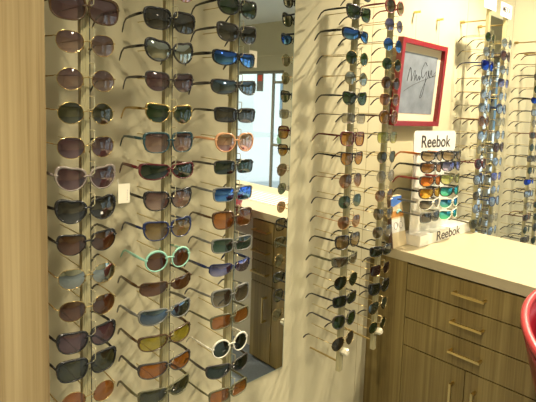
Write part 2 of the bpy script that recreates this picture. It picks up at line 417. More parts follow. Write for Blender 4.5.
def lens_mesh(style, side):
    bm = bmesh.new(); o = outline(style, 0.0006, 32); rings = []
    for r, bulge in ((1.0, 0), (0.7, .0012), (0.35, .0021)):
        rings.append([bm.verts.new(P3(style, side, u*r, v*r, -0.0005+bulge)) for u, v in o])
    c = bm.verts.new(P3(style, side, 0, 0, -0.0005+.0024)); n = len(o)
    for a, b_ in zip(rings, rings[1:]):
        for k in range(n): bm.faces.new((a[k], a[(k+1) % n], b_[(k+1) % n], b_[k]))
    for k in range(n): bm.faces.new((rings[-1][k], rings[-1][(k+1) % n], c))
    return bm_mesh(bm, 'lens', True)
def frame_mesh(style, kind):
    """kind: plastic | metal | half (rim only on top)"""
    bm = bmesh.new(); n = 36
    for side in (-1, 1):
        inn = outline(style, 0, n)
        if kind in ('plastic', 'club'):
            th = .0029
            rows = []
            for (g, x) in ((0, -.002), (0, .0012), (1, .0015), (1, -.0025)):
                ring = []
                for (u, v) in inn:
                    up = max(0, v/.024); outw = max(0, u/.03)
                    t = th*(1+0.8*up+0.7*outw*up) if kind == 'plastic' else (0.0010 + .0042*max(0, up-0.15))
                    L = math.hypot(u, v)
                    k = 1+g*t/L
                    ring.append(bm.verts.new(P3(style, side, u*k, v*k, x)))
                rows.append(ring)
            for i in range(4):
                a, b_ = rows[i], rows[(i+1) % 4]
                for k in range(n): bm.faces.new((a[k], a[(k+1) % n], b_[(k+1) % n], b_[k]))
        elif kind == 'metal':
            pts = [P3(style, side, u, v) for u, v in inn]
            tube(bm, pts+[pts[0]], 0.0008, 5, False)
        else:
            pts = [P3(style, side, u, v) for u, v in inn[-1:]+inn[:n//2+2]]
            tube(bm, pts, 0.0019, 6)
        # hinge block
        a = max(u for u, v in inn); vt = {'aviator': .012, 'round': .006, 'pantos': .009}.get(style, .011)
        if kind in ('plastic', 'club', 'half'):
            y = side*(cen(style)+a+.0015); p = Vector((wrap(style, y, vt), y, vt))
            sweep_rect(bm, [p+Vector((.0008, -side*.006, 0)), p+Vector((0.0, side*.001, 0)), p+Vector((-.008, side*.0022, 0))], [.0012, .0018, .0016], [.0048, .0044, .0034]) if False else None
            tube(bm, [p+Vector((-.0002, -side*.004, -.001)), p+Vector((-.0008, side*.001, 0)), p+Vector((-.010, side*.0016, 0))], [.0034, .0030, .0022], 8)
        else:
            y = side*(cen(style)+a*0.96); p = Vector((wrap(style, y, vt), y, vt))
            tube(bm, [p, p+Vector((.0004, side*.003, .0006)), p+Vector((-.003, side*.0048, .0006)), p+Vector((-.010, side*.0048, 0))], .0011, 5)
            # nose pad arm
        yi = side*(cen(style)-a); q = Vector((wrap(style, yi, -.004), yi, -.005))
        tube(bm, [q, q+Vector((-.005, -side*.0015, -.002)), q+Vector((-.008, -side*.0015, -.0065))], [.0006, .0006, .0018], 5)
    inn = outline(style, 0, n); a = max(u for u, v in inn); g = cen(style)-a*0.93
    if kind in ('plastic', 'club', 'half'):
        vb = .0065 if style != 'sport' else .008
        tube(bm, [(wrap(style, g, 0)-.0004, -g-.002, vb-.001), (.0005, -g*.5, vb+.0012), (.001, 0, vb+.0018), (.0005, g*.5, vb+.0012), (wrap(style, g, 0)-.0004, g+.002, vb-.001)], .0022 if kind != 'half' else .0018, 7)
    else:
        vb = .004
        tube(bm, [(0, -g-.0015, vb-.002), (.0012, -g*.5, vb+.001), (.0018, 0, vb+.002), (.0012, g*.5, vb+.001), (0, g+.0015, vb-.002)], .0011, 5)
        if style in ('aviator',):
            tube(bm, [(0, -g-.006, .0165), (.0015, 0, .0172), (0, g+.006, .0165)], .0010, 5)
    return bm_mesh(bm, 'frame', True)
def temple_geo(style, side, kind):
    inn = outline(style, 0, 36); a = max(u for u, v in inn); vt = {'aviator': .012, 'round': .006, 'pantos': .009}.get(style, .011)
    y = side*(cen(style)+a+(.0031 if kind in ('plastic', 'club', 'half') else .0036)); x0 = wrap(style, y, vt)-.008
    L = 0.160 + x0
    return x0, y, vt, L
def temple_mesh(style, side, kind):
    x0, y, z, L = temple_geo(style, side, kind)
    bm = bmesh.new()
    thick = kind in ('plastic', 'club', 'half')
    if thick:
        w = 4
        fat = .0046 if style == 'sport' else .0036
        pts = [(x0, y, z), (x0-L*.25, y+side*.0015, z), (x0-L*.55, y, z-.0005), (x0-L*.74, y-side*.002, z-.002), (x0-L*.86, y-side*.004, z-.010), (x0-L*.95, y-side*.006, z-.0225), (x0-L, y-side*.007, z-.031)]
        sweep_rect(bm, pts, [.0013]*5+[.0014, .0011], [fat*.8, fat, fat*.85, fat*.72, fat*.7, fat*.72, fat*.5])
    else:
        pts = [(x0, y, z), (x0-L*.4, y+side*.001, z), (x0-L*.72, y, z-.001), (x0-L*.78, y-side*.001, z-.003)]
        tube(bm, pts, .0014, 5)
    return bm_mesh(bm, 'temple', True)
def tip_mesh(style, side, kind):
    x0, y, z, L = temple_geo(style, side, kind)
    bm = bmesh.new()
    pts = [(x0-L*.70, y, z-.0008), (x0-L*.78, y-side*.001, z-.003), (x0-L*.88, y-side*.003, z-.012), (x0-L*.96, y-side*.005, z-.024), (x0-L, y-side*.006, z-.031)]
    sweep_rect(bm, pts, .0012, [.0018, .0024, .0027, .0031, .0022])
    return bm_mesh(bm, 'temple_tip', True)

FR = {  # frame colours
    'black': (.012, .012, .012, .25, 0), 'dark': (.035, .03, .025, .3, 0), 'tort': (.07, .035, .012, .25, 0), 'brown': (.11, .045, .015, .3, 0), 'burg': (.10, .012, .015, .25, 0),
    'gold': (.62, .45, .18, .25, 1), 'silver': (.6, .58, .5, .25, 1), 'gun': (.16, .15, .13, .3, 1), 'bronze': (.30, .17, .07, .3, 1), 'mint': (.30, .60, .46, .35, 0), 'white': (.75, .72, .6, .3, 0),
    'grey': (.15, .15, .13, .35, 0), 'peach': (.68, .34, .16, .3, 0), 'olive': (.09, .085, .035, .4, 0), 'navy': (.015, .025, .08, .25, 0), 'teal': (.02, .06, .07, .25, 0), 'clear': (.24, .20, .17, .2, 0),
    'red': (.25, .02, .015, .3, 0), 'orange': (.6, .18, .04, .3, 0), 'amberp': (.45, .2, .04, .3, 0), 'greymetal': (.35, .36, .36, .3, 1)}
def fmat(k):
    r, g, b_, ro, me = FR[k]
    return mat('frame_'+k, (r, g, b_), ro, metal=me, spec=0.6)
LN = {  # lens: top tint, bottom tint, reflection colour, base reflectance, (second reflection colour)
    'mauve': ((.17, .085, .13), (.25, .15, .19)), 'mauveg': ((.16, .075, .115), (.58, .42, .38)), 'green': ((.02, .06, .02), (.04, .10, .04)), 'greengrey': ((.07, .075, .04), (.12, .13, .07)),
    'grey': ((.05, .05, .05), (.10, .10, .09)), 'greyg': ((.05, .05, .045), (.35, .30, .20)), 'brown': ((.12, .05, .02), (.24, .11, .05)), 'browng': ((.10, .045, .03), (.50, .28, .15)),
    'dkgreen': ((.012, .035, .022), (.03, .06, .04)), 'orange': ((.34, .12, .02), (.48, .20, .04)), 'amber': ((.30, .13, .02), (.55, .30, .05)), 'yellow': ((.35, .30, .03), (.55, .48, .06)),
    'yelgreen': ((.30, .36, .12), (.62, .60, .18)), 'rose': ((.24, .08, .05), (.60, .32, .22)), 'black': ((.012, .012, .012), (.03, .03, .03)), 'purple': ((.05, .02, .04), (.10, .04, .07)),
    'clear': ((.42, .46, .46), (.62, .62, .56)), 'tan': ((.16, .10, .05), (.60, .46, .24)), 'teal': ((.03, .09, .08), (.10, .20, .16)), 'ltgrey': ((.26, .25, .22), (.50, .46, .36)),
    'bluem': ((.03, .05, .10), (.05, .08, .14), (.06, .20, 1.0), .58, (.25, .60, 1.0)), 'silverm': ((.07, .08, .07), (.12, .12, .10), (.85, .95, .92), .45, (.75, .70, .55)), 'greybluem': ((.05, .06, .07), (.08, .08, .07), (.35, .60, .95), .35, (.50, .55, .55)),
    'goldm': ((.35, .20, .12), (.55, .28, .22), (1.0, .85, .60), .35, (.95, .60, .65)), 'purplem': ((.05, .05, .14), (.28, .26, .30), (.35, .40, 1.0), .40, (.75, .70, .95)), 'redm': ((.18, .03, .02), (.4, .08, .03), (1.0, .25, .08), .55, (1.0, .45, .10)),
    'orangem': ((.35, .08, .01), (.5, .2, .02), (1.0, .50, .08), .5, (1.0, .75, .15)), 'tealm': ((.02, .12, .12), (.05, .2, .15), (.10, .65, 1.0), .5, (.20, 1.0, .55)), 'blueclear': ((.18, .24, .34), (.40, .42, .45), (.60, .75, 1.0), .40, (.8, .9, 1.0)),
    'amberd': ((.28, .10, .01), (.42, .20, .03)), 'blueteal': ((.02, .10, .14), (.04, .2, .18), (.12, .35, 1.0), .45, (.20, .85, .65)),
    'cobalt': ((.01, .01, .25), (.02, .03, .35), (.05, .10, 1.0), .5, (.1, .3, 1.0))}
def lmat(k):
    v = LN[k]
    if k not in ('clear', 'blueclear', 'ltgrey', 'yelgreen', 'cobalt', 'yellow', 'amber', 'orange'): v = (tuple(c*.62 for c in v[0]), tuple(c*.80 for c in v[1]))+v[2:]
    if len(v) == 2: return lens_mat(k, v[0], v[1])
    return lens_mat(k, v[0], v[1], v[2], v[3], v[4])
FW = {'black': 'black', 'dark': 'dark brown', 'tort': 'tortoiseshell', 'brown': 'brown', 'burg': 'burgundy', 'gold': 'gold', 'silver': 'silver', 'gun': 'gunmetal', 'bronze': 'bronze', 'mint': 'mint green', 'white': 'white',
      'grey': 'grey', 'peach': 'peach', 'olive': 'olive', 'navy': 'navy', 'teal': 'dark teal', 'clear': 'translucent grey', 'red': 'dark red', 'orange': 'orange', 'amberp': 'amber', 'greymetal': 'grey metal'}
SW = dict(round='round', pantos='rounded', aviator='aviator', square='square', wayfarer='wide', cat='cat-eye', sport='sport', rect='rectangular', oversize='oversized', club='browline')
LW = dict(mauve='mauve', mauveg='fading mauve', green='green', greengrey='olive', grey='grey', greyg='fading grey', brown='brown', browng='fading brown', dkgreen='dark green', orange='orange', amber='amber', yellow='yellow', yelgreen='lime',
          rose='rose', black='black', purple='purple', clear='clear', tan='tan', teal='teal', ltgrey='pale grey', bluem='blue mirror', silverm='silver mirror', greybluem='steel-blue mirror', goldm='pink-gold mirror', purplem='violet mirror',
          redm='red mirror', orangem='orange mirror', tealm='turquoise mirror', blueclear='pale blue', cobalt='cobalt', amberd='deep amber', blueteal='blue-green')
def pair(style, kind, fc, lc, loc, rz=0.0, rx=0.0, ry=0.0, tipc=None, templec=None, label='', group=None, name='sunglasses', scale=0.90):
    e = empty(name, loc); e.rotation_euler = (rx, ry, rz); e.scale = (scale, scale, scale)
    tag(e, label, 'glasses' if name == 'eyeglasses' else 'sunglasses', group)
    def put(nm, key, fn, m, par=e):
        me = geo(key, fn)
        if not me.materials: me.materials.append(None)
        o = bpy.data.objects.new(nm, me); COL.objects.link(o); o.parent = par
        o.material_slots[0].link = 'OBJECT'; o.material_slots[0].material = m
        return o
    put('frame', ('f', style, kind), lambda: frame_mesh(style, kind), fmat(fc))
    tk = 'thick' if kind != 'metal' else 'metal'
    for s in (-1, 1):
        put('lens', ('l', style, s), lambda: lens_mesh(style, s), lmat(lc))
        t = put('temple', ('t', style, s, tk), lambda: temple_mesh(style, s, 'plastic' if tk == 'thick' else 'metal'), fmat(templec or fc))
        if tk == 'metal':
            put('temple_tip', ('p', style, s), lambda: tip_mesh(style, s, 'metal'), fmat(tipc or 'dark'), t)
    return e

# ------------------------------------------------------------------ racks
ORD = ['', 'first', 'second', 'third', 'fourth', 'fifth', 'sixth', 'seventh', 'eighth', 'ninth', 'tenth', 'eleventh', 'twelfth', 'thirteenth', 'fourteenth', 'fifteenth', 'sixteenth', 'seventeenth', 'eighteenth', 'nineteenth']
RN = {1: 'leftmost rack', 2: 'second rack from left', 3: 'third rack from left', 4: 'fourth rack from left', 5: 'fifth rack from left', 6: 'sixth rack from left', 7: 'seventh rack from left', 8: 'eighth rack from left', 9: 'rightmost rack'}
XP, XL = 0.145, 0.165
_hook = bmesh.new(); tube(_hook, [(0.006, .0060, .0285), (0.0225, .0095, .0285), (0.0240, .0095, .0270), (0.0240, .0090, .0060), (0.0235, .0040, .0020), (0.006, .0030, .0015)], .0009, 5); ME_HOOK = bm_mesh(_hook, 'hook'); ME_HOOK.materials.append(M_WIRE)
_rod = bmesh.new(); tube(_rod, [(-0.142, -.003, .004), (-0.008, -.003, .004)], .0013, 6); ME_ROD = bm_mesh(_rod, 'rod'); ME_ROD.materials.append(M_RODM)
def rack(idx, y, z0, z1, zrows, label, knob=False, toprod=False):
    e = empty('display_rack', (XP, y, z0)); tag(e, label, 'display rack', 'tall eyewear display racks along the left wall')
    h = z1-z0
    bm = bmesh.new(); box(bm, -0.008, 0.008, -0.0095, 0.0065, 0, h, bev=0.001)
    for dy in (-0.005, 0.000): box(bm, 0.008, 0.0095, dy-0.001, dy+0.001, 0, h)
    link('pole', bm_mesh(bm, 'pole'), M_POLE, e)
    bm = bmesh.new(); box(bm, -0.006, 0.0075, 0.0066, 0.0085, 0, h); link('pole_edge', bm_mesh(bm, 'pole_edge'), M_POLED, e)
    for z in zrows:
        for nm, me in (('hook', ME_HOOK), ('rod', ME_ROD)):
            o = bpy.data.objects.new(nm, me); COL.objects.link(o); o.parent = e; o.location = (0, 0, z-z0)
    if knob:
        bm = bmesh.new(); tube(bm, [(0.0, 0, 0.075), (0.012, 0.002, 0.075), (0.030, 0.004, 0.075), (0.034, 0.004, 0.075)], [.010, .0125, .0125, .009], 6); link('knob', bm_mesh(bm, 'knob'), M_KNOB, e)
    if toprod or not knob:
        bm = bmesh.new(); zt = h-0.05
        tube(bm, [(-0.145, -.001, zt), (-0.006, -.001, zt)], .0032, 8); tube(bm, [(-0.145, -.001, zt), (-0.124, -.001, zt)], .008, 10)
        link('wall_bracket', bm_mesh(bm, 'wall_bracket'), M_BRONZE, e)
    bm = bmesh.new(); tube(bm, [(-0.145, 0, 0.03), (-0.006, 0, 0.03)], .0032, 8); link('wall_bracket', bm_mesh(bm, 'wall_bracket'), M_BRONZE, e)
    return e

S = lambda st, kd, fc, lc, y, **k: (st, kd, fc, lc, y, k)
COLS = {}
COLS[1] = (86.5, 66, [
    S('oversize', 'plastic', 'tort', 'mauve', 6), S('pantos', 'metal', 'gold', 'mauveg', 41.5), S('round', 'metal', 'gold', 'mauveg', 78.5), S('round', 'metal', 'gold', 'greengrey', 113, tipc='brown'),
    S('pantos', 'metal', 'gold', 'mauve', 148), S('cat', 'plastic', 'clear', 'mauve', 180.5), S('cat', 'plastic', 'black', 'grey', 213), S('club', 'club', 'black', 'brown', 247),
    S('pantos', 'metal', 'gold', 'silverm', 281), S('pantos', 'metal', 'gold', 'brown', 313.6), S('wayfarer', 'plastic', 'black', 'mauve', 345.5), S('square', 'plastic', 'black', 'greengrey', 373.5), S('round', 'metal', 'gold', 'orange', 405)])
COLS[2] = (167.5, 154, [
    S('cat', 'metal', 'bronze', 'goldm', -14), S('square', 'plastic', 'black', 'grey', 18), S('cat', 'plastic', 'black', 'silverm', 50.5), S('club', 'club', 'dark', 'mauve', 81.5), S('club', 'club', 'gold', 'green', 114), S('square', 'plastic', 'teal', 'mauveg', 143),
    S('sport', 'plastic', 'burg', 'dkgreen', 173), S('wayfarer', 'plastic', 'black', 'mauveg', 202), S('wayfarer', 'plastic', 'navy', 'tan', 232), S('round', 'plastic', 'mint', 'brown', 262.5), S('sport', 'half', 'tort', 'brown', 290),
    S('sport', 'plastic', 'grey', 'greybluem', 318), S('sport', 'plastic', 'tort', 'yellow', 344), S('sport', 'plastic', 'dark', 'orange', 372), S('sport', 'plastic', 'olive', 'greengrey', 398)])
COLS[3] = (232, 221, [
    S('wayfarer', 'plastic', 'black', 'green', 4), S('wayfarer', 'plastic', 'dark', 'grey', 31), S('sport', 'plastic', 'black', 'bluem', 57.5), S('sport', 'plastic', 'dark', 'greybluem', 86.5), S('rect', 'plastic', 'black', 'grey', 115), S('pantos', 'plastic', 'peach', 'goldm', 143),
    S('rect', 'club', 'dark', 'dkgreen', 168), S('rect', 'plastic', 'grey', 'bluem', 195.5), S('square', 'plastic', 'tort', 'orange', 221), S('rect', 'plastic', 'grey', 'teal', 247), S('sport', 'half', 'navy', 'purplem', 271), S('square', 'plastic', 'grey', 'greyg', 299),
    S('rect', 'plastic', 'olive', 'orange', 322), S('round', 'plastic', 'white', 'dkgreen', 349), S('sport', 'plastic', 'dark', 'dkgreen', 372), S('rect', 'plastic', 'olive', 'orange', 396)])
COLS[4] = (347, 340, [
    S('wayfarer', 'plastic', 'black', 'grey', -14), S('wayfarer', 'plastic', 'black', 'green', 8.5), S('sport', 'plastic', 'black', 'bluem', 31.8), S('round', 'metal', 'gold', 'green', 55.5), S('round', 'metal', 'gold', 'silverm', 76.6), S('club', 'club', 'black', 'green', 98),
    S('rect', 'metal', 'gun', 'ltgrey', 118), S('square', 'plastic', 'burg', 'amber', 139.5), S('club', 'club', 'black', 'amber', 160), S('aviator', 'metal', 'bronze', 'browng', 182), S('pantos', 'metal', 'gun', 'teal', 203), S('pantos', 'metal', 'amberp', 'browng', 224),
    S('square', 'plastic', 'black', 'tan', 243.5), S('sport', 'plastic', 'olive', 'greyg', 263), S('aviator', 'metal', 'gold', 'dkgreen', 283.6), S('rect', 'plastic', 'black', 'dkgreen', 302), S('pantos', 'plastic', 'dark', 'green', 322.5), S('aviator', 'metal', 'gold', 'grey', 343)])
COLS[5] = (381, 374, [
    S('round', 'plastic', 'red', 'greyg', 0.5), S('round', 'metal', 'gold', 'purplem', 20), S('round', 'metal', 'gun', 'bluem', 41, tipc='tort'), S('round', 'metal', 'gold', 'green', 61.5), S('round', 'metal', 'brown', 'brown', 81), S('pantos', 'metal', 'gold', 'rose', 98.5),
    S('round', 'plastic', 'brown', 'amber', 117), S('square', 'metal', 'gun', 'yelgreen', 138), S('pantos', 'metal', 'gold', 'greengrey', 158), S('round', 'metal', 'gun', 'ltgrey', 177.5), S('pantos', 'metal', 'gold', 'browng', 197), S('cat', 'metal', 'gold', 'greyg', 216),
    S('pantos', 'metal', 'greymetal', 'greyg', 234), S('rect', 'plastic', 'black', 'dkgreen', 253), S('square', 'metal', 'gold', 'purple', 271.5), S('wayfarer', 'plastic', 'black', 'dkgreen', 290), S('aviator', 'metal', 'gold', 'greybluem', 308), S('round', 'metal', 'gold', 'green', 327)])
def opt(ys, seq): return [S(*seq[i % len(seq)][:4], y) for i, y in enumerate(ys)]
q6 = [('round', 'metal', 'gun', 'green'), ('pantos', 'metal', 'gun', 'blueclear'), ('square', 'plastic', 'navy', 'cobalt'), ('pantos', 'metal', 'gun', 'blueclear'), ('round', 'metal', 'brown', 'blueclear'), ('square', 'metal', 'gun', 'blueclear'), ('round', 'plastic', 'brown', 'browng'),
      ('pantos', 'metal', 'dark', 'blueclear'), ('round', 'metal', 'gold', 'clear'), ('pantos', 'plastic', 'burg', 'purple'), ('pantos', 'plastic', 'dark', 'blueclear'), ('pantos', 'metal', 'gun', 'greyg'), ('round', 'metal', 'gun', 'blueclear'), ('square', 'plastic', 'olive', 'greengrey')]
COLS[6] = (475, 473, opt([32, 48, 62.5, 78, 92.5, 107, 121, 135.5, 150, 165, 181, 196.5, 209.5, 224.5], q6))
q7 = [('round', 'metal', 'gun', 'blueclear'), ('pantos', 'plastic', 'dark', 'mauve'), ('pantos', 'metal', 'dark', 'blueclear'), ('square', 'metal', 'gun', 'purplem'), ('round', 'metal', 'gold', 'blueclear'), ('pantos', 'plastic', 'navy', 'blueclear'), ('square', 'metal', 'gun', 'clear')]
COLS[7] = (491.5, 490, opt([38, 52, 67, 81, 95, 108.5, 121.5, 135, 148, 162.5, 177.5, 190.5, 202.4, 219, 231], q7))
q8 = [('rect', 'plastic', 'brown', 'grey'), ('round', 'metal', 'gun', 'green'), ('rect', 'plastic', 'dark', 'greyg'), ('pantos', 'metal', 'bronze', 'green'), ('sport', 'half', 'black', 'cobalt'), ('rect', 'plastic', 'dark', 'blueclear'), ('pantos', 'metal', 'gun', 'ltgrey')]
COLS[8] = (526, 525, opt([49.5, 62, 74.5, 87.6, 99.5, 112, 123.7, 135.7, 148, 159.6, 171.5, 183, 195, 207, 218, 230, 240], q8))
q9 = [('wayfarer', 'plastic', 'olive', 'green'), ('round', 'plastic', 'dark', 'dkgreen'), ('aviator', 'metal', 'gold', 'green'), ('rect', 'plastic', 'tort', 'teal')]
COLS[9] = (536, 536, opt([170.5, 182, 193.5, 205, 216.6, 227, 239], q9))
RL = {1: 'olive pole rack at far left, next to the pale oak panel', 2: 'olive pole rack, second from left, carrying the mint green pair', 3: 'olive pole rack just left of the wide mirror', 4: 'olive pole rack ending in a clear knob, on the shadow-streaked wall',
      5: 'olive pole rack ending in a clear knob, in front of the counter corner', 6: 'distant olive pole rack under a white card with faint grey lettering', 7: 'distant olive pole rack under a white card with dark lettering', 8: 'distant olive pole rack right of the lettered white card', 9: 'farthest olive pole rack at the right edge above the worktop'}
SPECIAL = {}
usedlab = {}
for ci, (px, lx, rows) in COLS.items():
    base = onX(px-(1.2 if ci < 4 else 0), 200, XP); yp = base.y
    zr = [onX(lx, r[4], XL+0.0).z for r in rows]
    if ci in (4, 5):
        z0 = onX(*((343, 368) if ci == 4 else (370, 350)), XP).z
    elif ci in (1, 2, 3): z0 = min(zr)-0.14
    else: z0 = 0.55
    if ci in (6, 7): z1 = onX(*((489, 9) if ci == 6 else (505, 14)), XP).z
    elif ci == 8: z1 = onX(534, 30, XP).z
    elif ci == 9: z1 = onX(538, 40, XP).z
    else: z1 = max(zr)+0.16
    r_ = rack(ci, yp, z0, z1, [z+0.006 for z in zr], RL[ci], knob=ci in (4, 5))
    first = 1
    if rows[0][4] < 0:
        first = 0
    for k, (r, z) in enumerate(zip(rows, zr)):
        st, kd, fc, lc, yy, kw = r
        pos = k+first
        nm = 'sunglasses'
        word = '%s %s sunglasses with %s lenses' % (FW[fc], SW[st], LW[lc])
        if pos == 0: lab = '%s, topmost and cut by the frame on the %s' % (word, RN[ci])
        elif ci == 9: lab = '%s, %s pair up from the worktop on the rightmost rack' % (word, ORD[len(rows)-k])
        else: lab = '%s, %s pair down the %s' % (word, ORD[pos], RN[ci])
        if len(lab.split()) > 16: lab = lab.replace(' pair', '').replace(' from the worktop', '').replace(', topmost', ', topmost').replace(' and cut by the frame', '')
        jr = random.Random(ci*100+k)
        e = pair(st, kd, fc, lc, (XL+0.0035, yp-0.0025, z), rz=jr.uniform(-.05, .05), rx=jr.uniform(-.025, .025), ry=jr.uniform(-.03, .03), label=lab, group='sunglasses on the '+RN[ci], **kw)
        SPECIAL[(ci, pos)] = e

# ------------------------------------------------------------------ tags and sign cards
def hangtag(px, w, h, z_extra, label, txt=True):
    p = px
    e = empty('price_tag', p); tag(e, label, 'price tag')
    bm = bmesh.new(); box(bm, -0.0004, 0.0004, -w/2, w/2, -h/2, h/2, bev=0.0002); c = link('card', bm_mesh(bm, 'card'), M_TAG, e)
    bm = bmesh.new(); tube(bm, [(0, -w*.38, h/2-.004), (0.001, -w*.55, h/2+z_extra*.6), (0, -w*.50, h/2+z_extra)], .0004, 5); link('string', bm_mesh(bm, 'string'), M_WHITE, e)
    if txt:
        bm = bmesh.new()
        for k in range(6): box(bm, 0.00041, 0.0006, w*.24, w*.32, -h*.36+k*h*.1, -h*.36+k*h*.1+h*.035)
        link('print_marks', bm_mesh(bm, 'print_marks'), M_GREYLET, e)
t1 = onX(124, 193.5, XL+0.004)
hangtag(t1, 0.0245, 0.042, 0.012, 'cream rectangular price tag hanging from the translucent grey cat-eye pair on leftmost rack')
t2 = onX(253, 59, XL-0.035)
hangtag(t2, 0.026, 0.044, 0.016, 'small cream price tag hanging behind the blue mirrored pair on third rack', False)
# lens sticker on the black cat-eye pair (leftmost rack)
bm = bmesh.new(); box(bm, .0028, .0032, .026, .031, -.012, -.006); s_ = link('lens_sticker', bm_mesh(bm, 'lens_sticker'), M_WHITE, SPECIAL[(1, 7)]); s_['label'] = 'small white square sticker on the lens'
s_.location.x = -0.0025

def signcard(c, w, h, txt, lm, label, size, dy, dz):
    e = empty('sign_card', c); tag(e, label, 'sign', 'white name cards on top of the far racks')
    bm = bmesh.new(); box(bm, -0.001, 0.001, -w/2, w/2, 0, h, bev=0.0006); link('card', bm_mesh(bm, 'card'), M_WHITE, e)
    me = text_mesh(txt, size, 0.0006, sx=0.8); me.materials.append(lm)
    o = bpy.data.objects.new('lettering', me); COL.objects.link(o); o.parent = e; o.location = (0.0016, dy, dz)
c7 = onX(503.5, 18, XP); c7.x = XP+0.0125
signcard(c7, 0.120, 0.066, 'MEXX', M_LET, 'white card with dark lettering topping the seventh rack', 0.040, 0.0, 0.036)
c6 = onX(487.5, 9.5, XP); c6.x = XP+0.0125
signcard(c6, 0.120, 0.085, 'eyewear', M_GREYLET, 'white card with faint grey lettering topping the sixth rack', 0.026, 0.0, 0.025)

# ------------------------------------------------------------------ Reebok counter display
bx0, bx1, by0, by1 = 0.030, 0.130, 1.695, 2.138
rs = empty('counter_display', ((bx0+bx1)/2, (by0+by1)/2, ZT)); tag(rs, 'white lettered counter display stand on the worktop holding two columns of sunglasses', 'display stand')
ox, oy = (bx0+bx1)/2, (by0+by1)/2
bm = bmesh.new(); box(bm, bx0-ox, bx1-ox, by0-oy, by1-oy, 0.0005, 0.047, bev=0.002); base = link('base', bm_mesh(bm, 'base'), M_ACR, rs)
me = text_mesh('Reebok', 0.060, 0.0005, sx=1.12); me.materials.append(M_LET); o = bpy.data.objects.new('lettering', me); COL.objects.link(o); o.parent = base; o.location = (bx1-ox+0.0006, 0.010, 0.025)
sy0, sy1 = 1.676, 2.020; sz0, sz1 = 1.226, 1.320; sxp = 0.080
def rrect(bm, x0, x1, y0, y1, z0, z1, r, n=5):
    pts = []
    for cy, cz, a0 in ((y1-r, z1-r, 0), (y0+r, z1-r, PI/2), (y0+r, z0+r, PI), (y1-r, z0+r, 1.5*PI)):
        for k in range(n+1): a = a0+PI/2*k/n; pts.append((cy+r*math.cos(a), cz+r*math.sin(a)))
    A = [bm.verts.new((x0, *p)) for p in pts]; B = [bm.verts.new((x1, *p)) for p in pts]
    bm.faces.new(A[::-1]); bm.faces.new(B)
    for k in range(len(pts)): bm.faces.new((A[k], A[(k+1) % len(pts)], B[(k+1) % len(pts)], B[k]))
bm = bmesh.new(); rrect(bm, sxp-0.002-ox, sxp+0.002-ox, sy0-oy, sy1-oy, sz0-ZT, sz1-ZT, 0.022); sg = link('sign_board', bm_mesh(bm, 'sign_board'), M_ACR, rs)
me = text_mesh('Reebok', 0.074, 0.0008, sx=1.05); me.materials.append(M_LET); o = bpy.data.objects.new('lettering', me); COL.objects.link(o); o.parent = sg; o.location = (sxp+0.0026-ox, (sy0+sy1)/2-oy, (sz0+sz1)/2-ZT-0.002)
# scalloped back plate with finger shapes for each pair
bm = bmesh.new(); box(bm, sxp-0.006-ox, sxp-0.002-ox, 1.69-oy, 1.99-oy, 0.046, sz0-ZT+0.03); link('back_plate', bm_mesh(bm, 'back_plate'), M_ACR, rs)
rowsA = [157, 168.6, 182, 194, 205, 217.5]; rowsB = [156.5, 167, 180, 192, 203.5, 215]
XD = 0.168
A_spec = [('sport', 'plastic', 'black', 'tan', 'orange'), ('sport', 'plastic', 'black', 'amberd', None), ('sport', 'plastic', 'dark', 'redm', 'red'), ('sport', 'plastic', 'tort', 'orangem', 'black'), ('sport', 'plastic', 'white', 'greyg', 'grey'), ('rect', 'plastic', 'grey', 'grey', None)]
B_spec = [('sport', 'plastic', 'black', 'tan', None), ('sport', 'plastic', 'black', 'purplem', None), ('sport', 'plastic', 'olive', 'yelgreen', None), ('sport', 'plastic', 'black', 'tealm', None), ('sport', 'plastic', 'white', 'blueteal', None), ('sport', 'plastic', 'white', 'tealm', None)]
for colname, xs_, rws, specs in (('left', 433, rowsA, A_spec), ('right', 452.5, rowsB, B_spec)):
    yc = onX(xs_, 185, XD).y
    for k, (yy, sp_) in enumerate(zip(rws, specs)):
        z = onX(xs_-5, yy, XD).z
        e = pair(sp_[0], sp_[1], sp_[2], sp_[3], (XD+0.006, yc, z), label='sunglasses',
             group='sunglasses on the counter display', templec=sp_[4], rz=-0.04, scale=1.03)
        e['label'] = '%s sunglasses with %s lenses, %s down the %s column of the counter stand' % (FW[sp_[2]], LW[sp_[3]], ORD[k+1], colname)
        bm = bmesh.new(); dz = z-ZT
        tube(bm, [(sxp-0.002-ox, yc-oy, dz+0.004), (XD-ox+0.003, yc-oy, dz+0.003)], [.009, .0045], 8)
        link('nose_peg', bm_mesh(bm, 'nose_peg'), M_ACR, rs)

# ------------------------------------------------------------------ leaflet stand on the worktop
lf = empty('leaflet_stand', (0.050, 1.628, ZT+0.0005)); tag(lf, 'folded blue and orange eyewear leaflet standing on the worktop left of the counter display', 'leaflet')
def quadprism(bm, pts, x0, x1, lean):
    A = [bm.verts.new((x0+lean*z, y, z)) for y, z in pts]; B = [bm.verts.new((x1+lean*z, y, z)) for y, z in pts]
    bm.faces.new(A[::-1]); bm.faces.new(B)
    for k in range(len(pts)): bm.faces.new((A[k], A[(k+1) % len(pts)], B[(k+1) % len(pts)], B[k]))
LE = -0.13; HL = 0.213
def hwid(z): return (-0.034-0.003*(HL-z)/HL, 0.040+0.024*(HL-z)/HL)
def band(z0, z1, x0, x1):
    a0, b0 = hwid(z0); a1, b1 = hwid(z1); return ([(a0-.0+(-.0), z0), (b0, z0), (b1, z1), (a1, z1)], x0, x1)
bm = bmesh.new(); p_, x0_, x1_ = band(0, HL, 0.0, 0.016); quadprism(bm, p_, x0_, x1_, LE); link('card', bm_mesh(bm, 'card'), M_CREAM, lf)
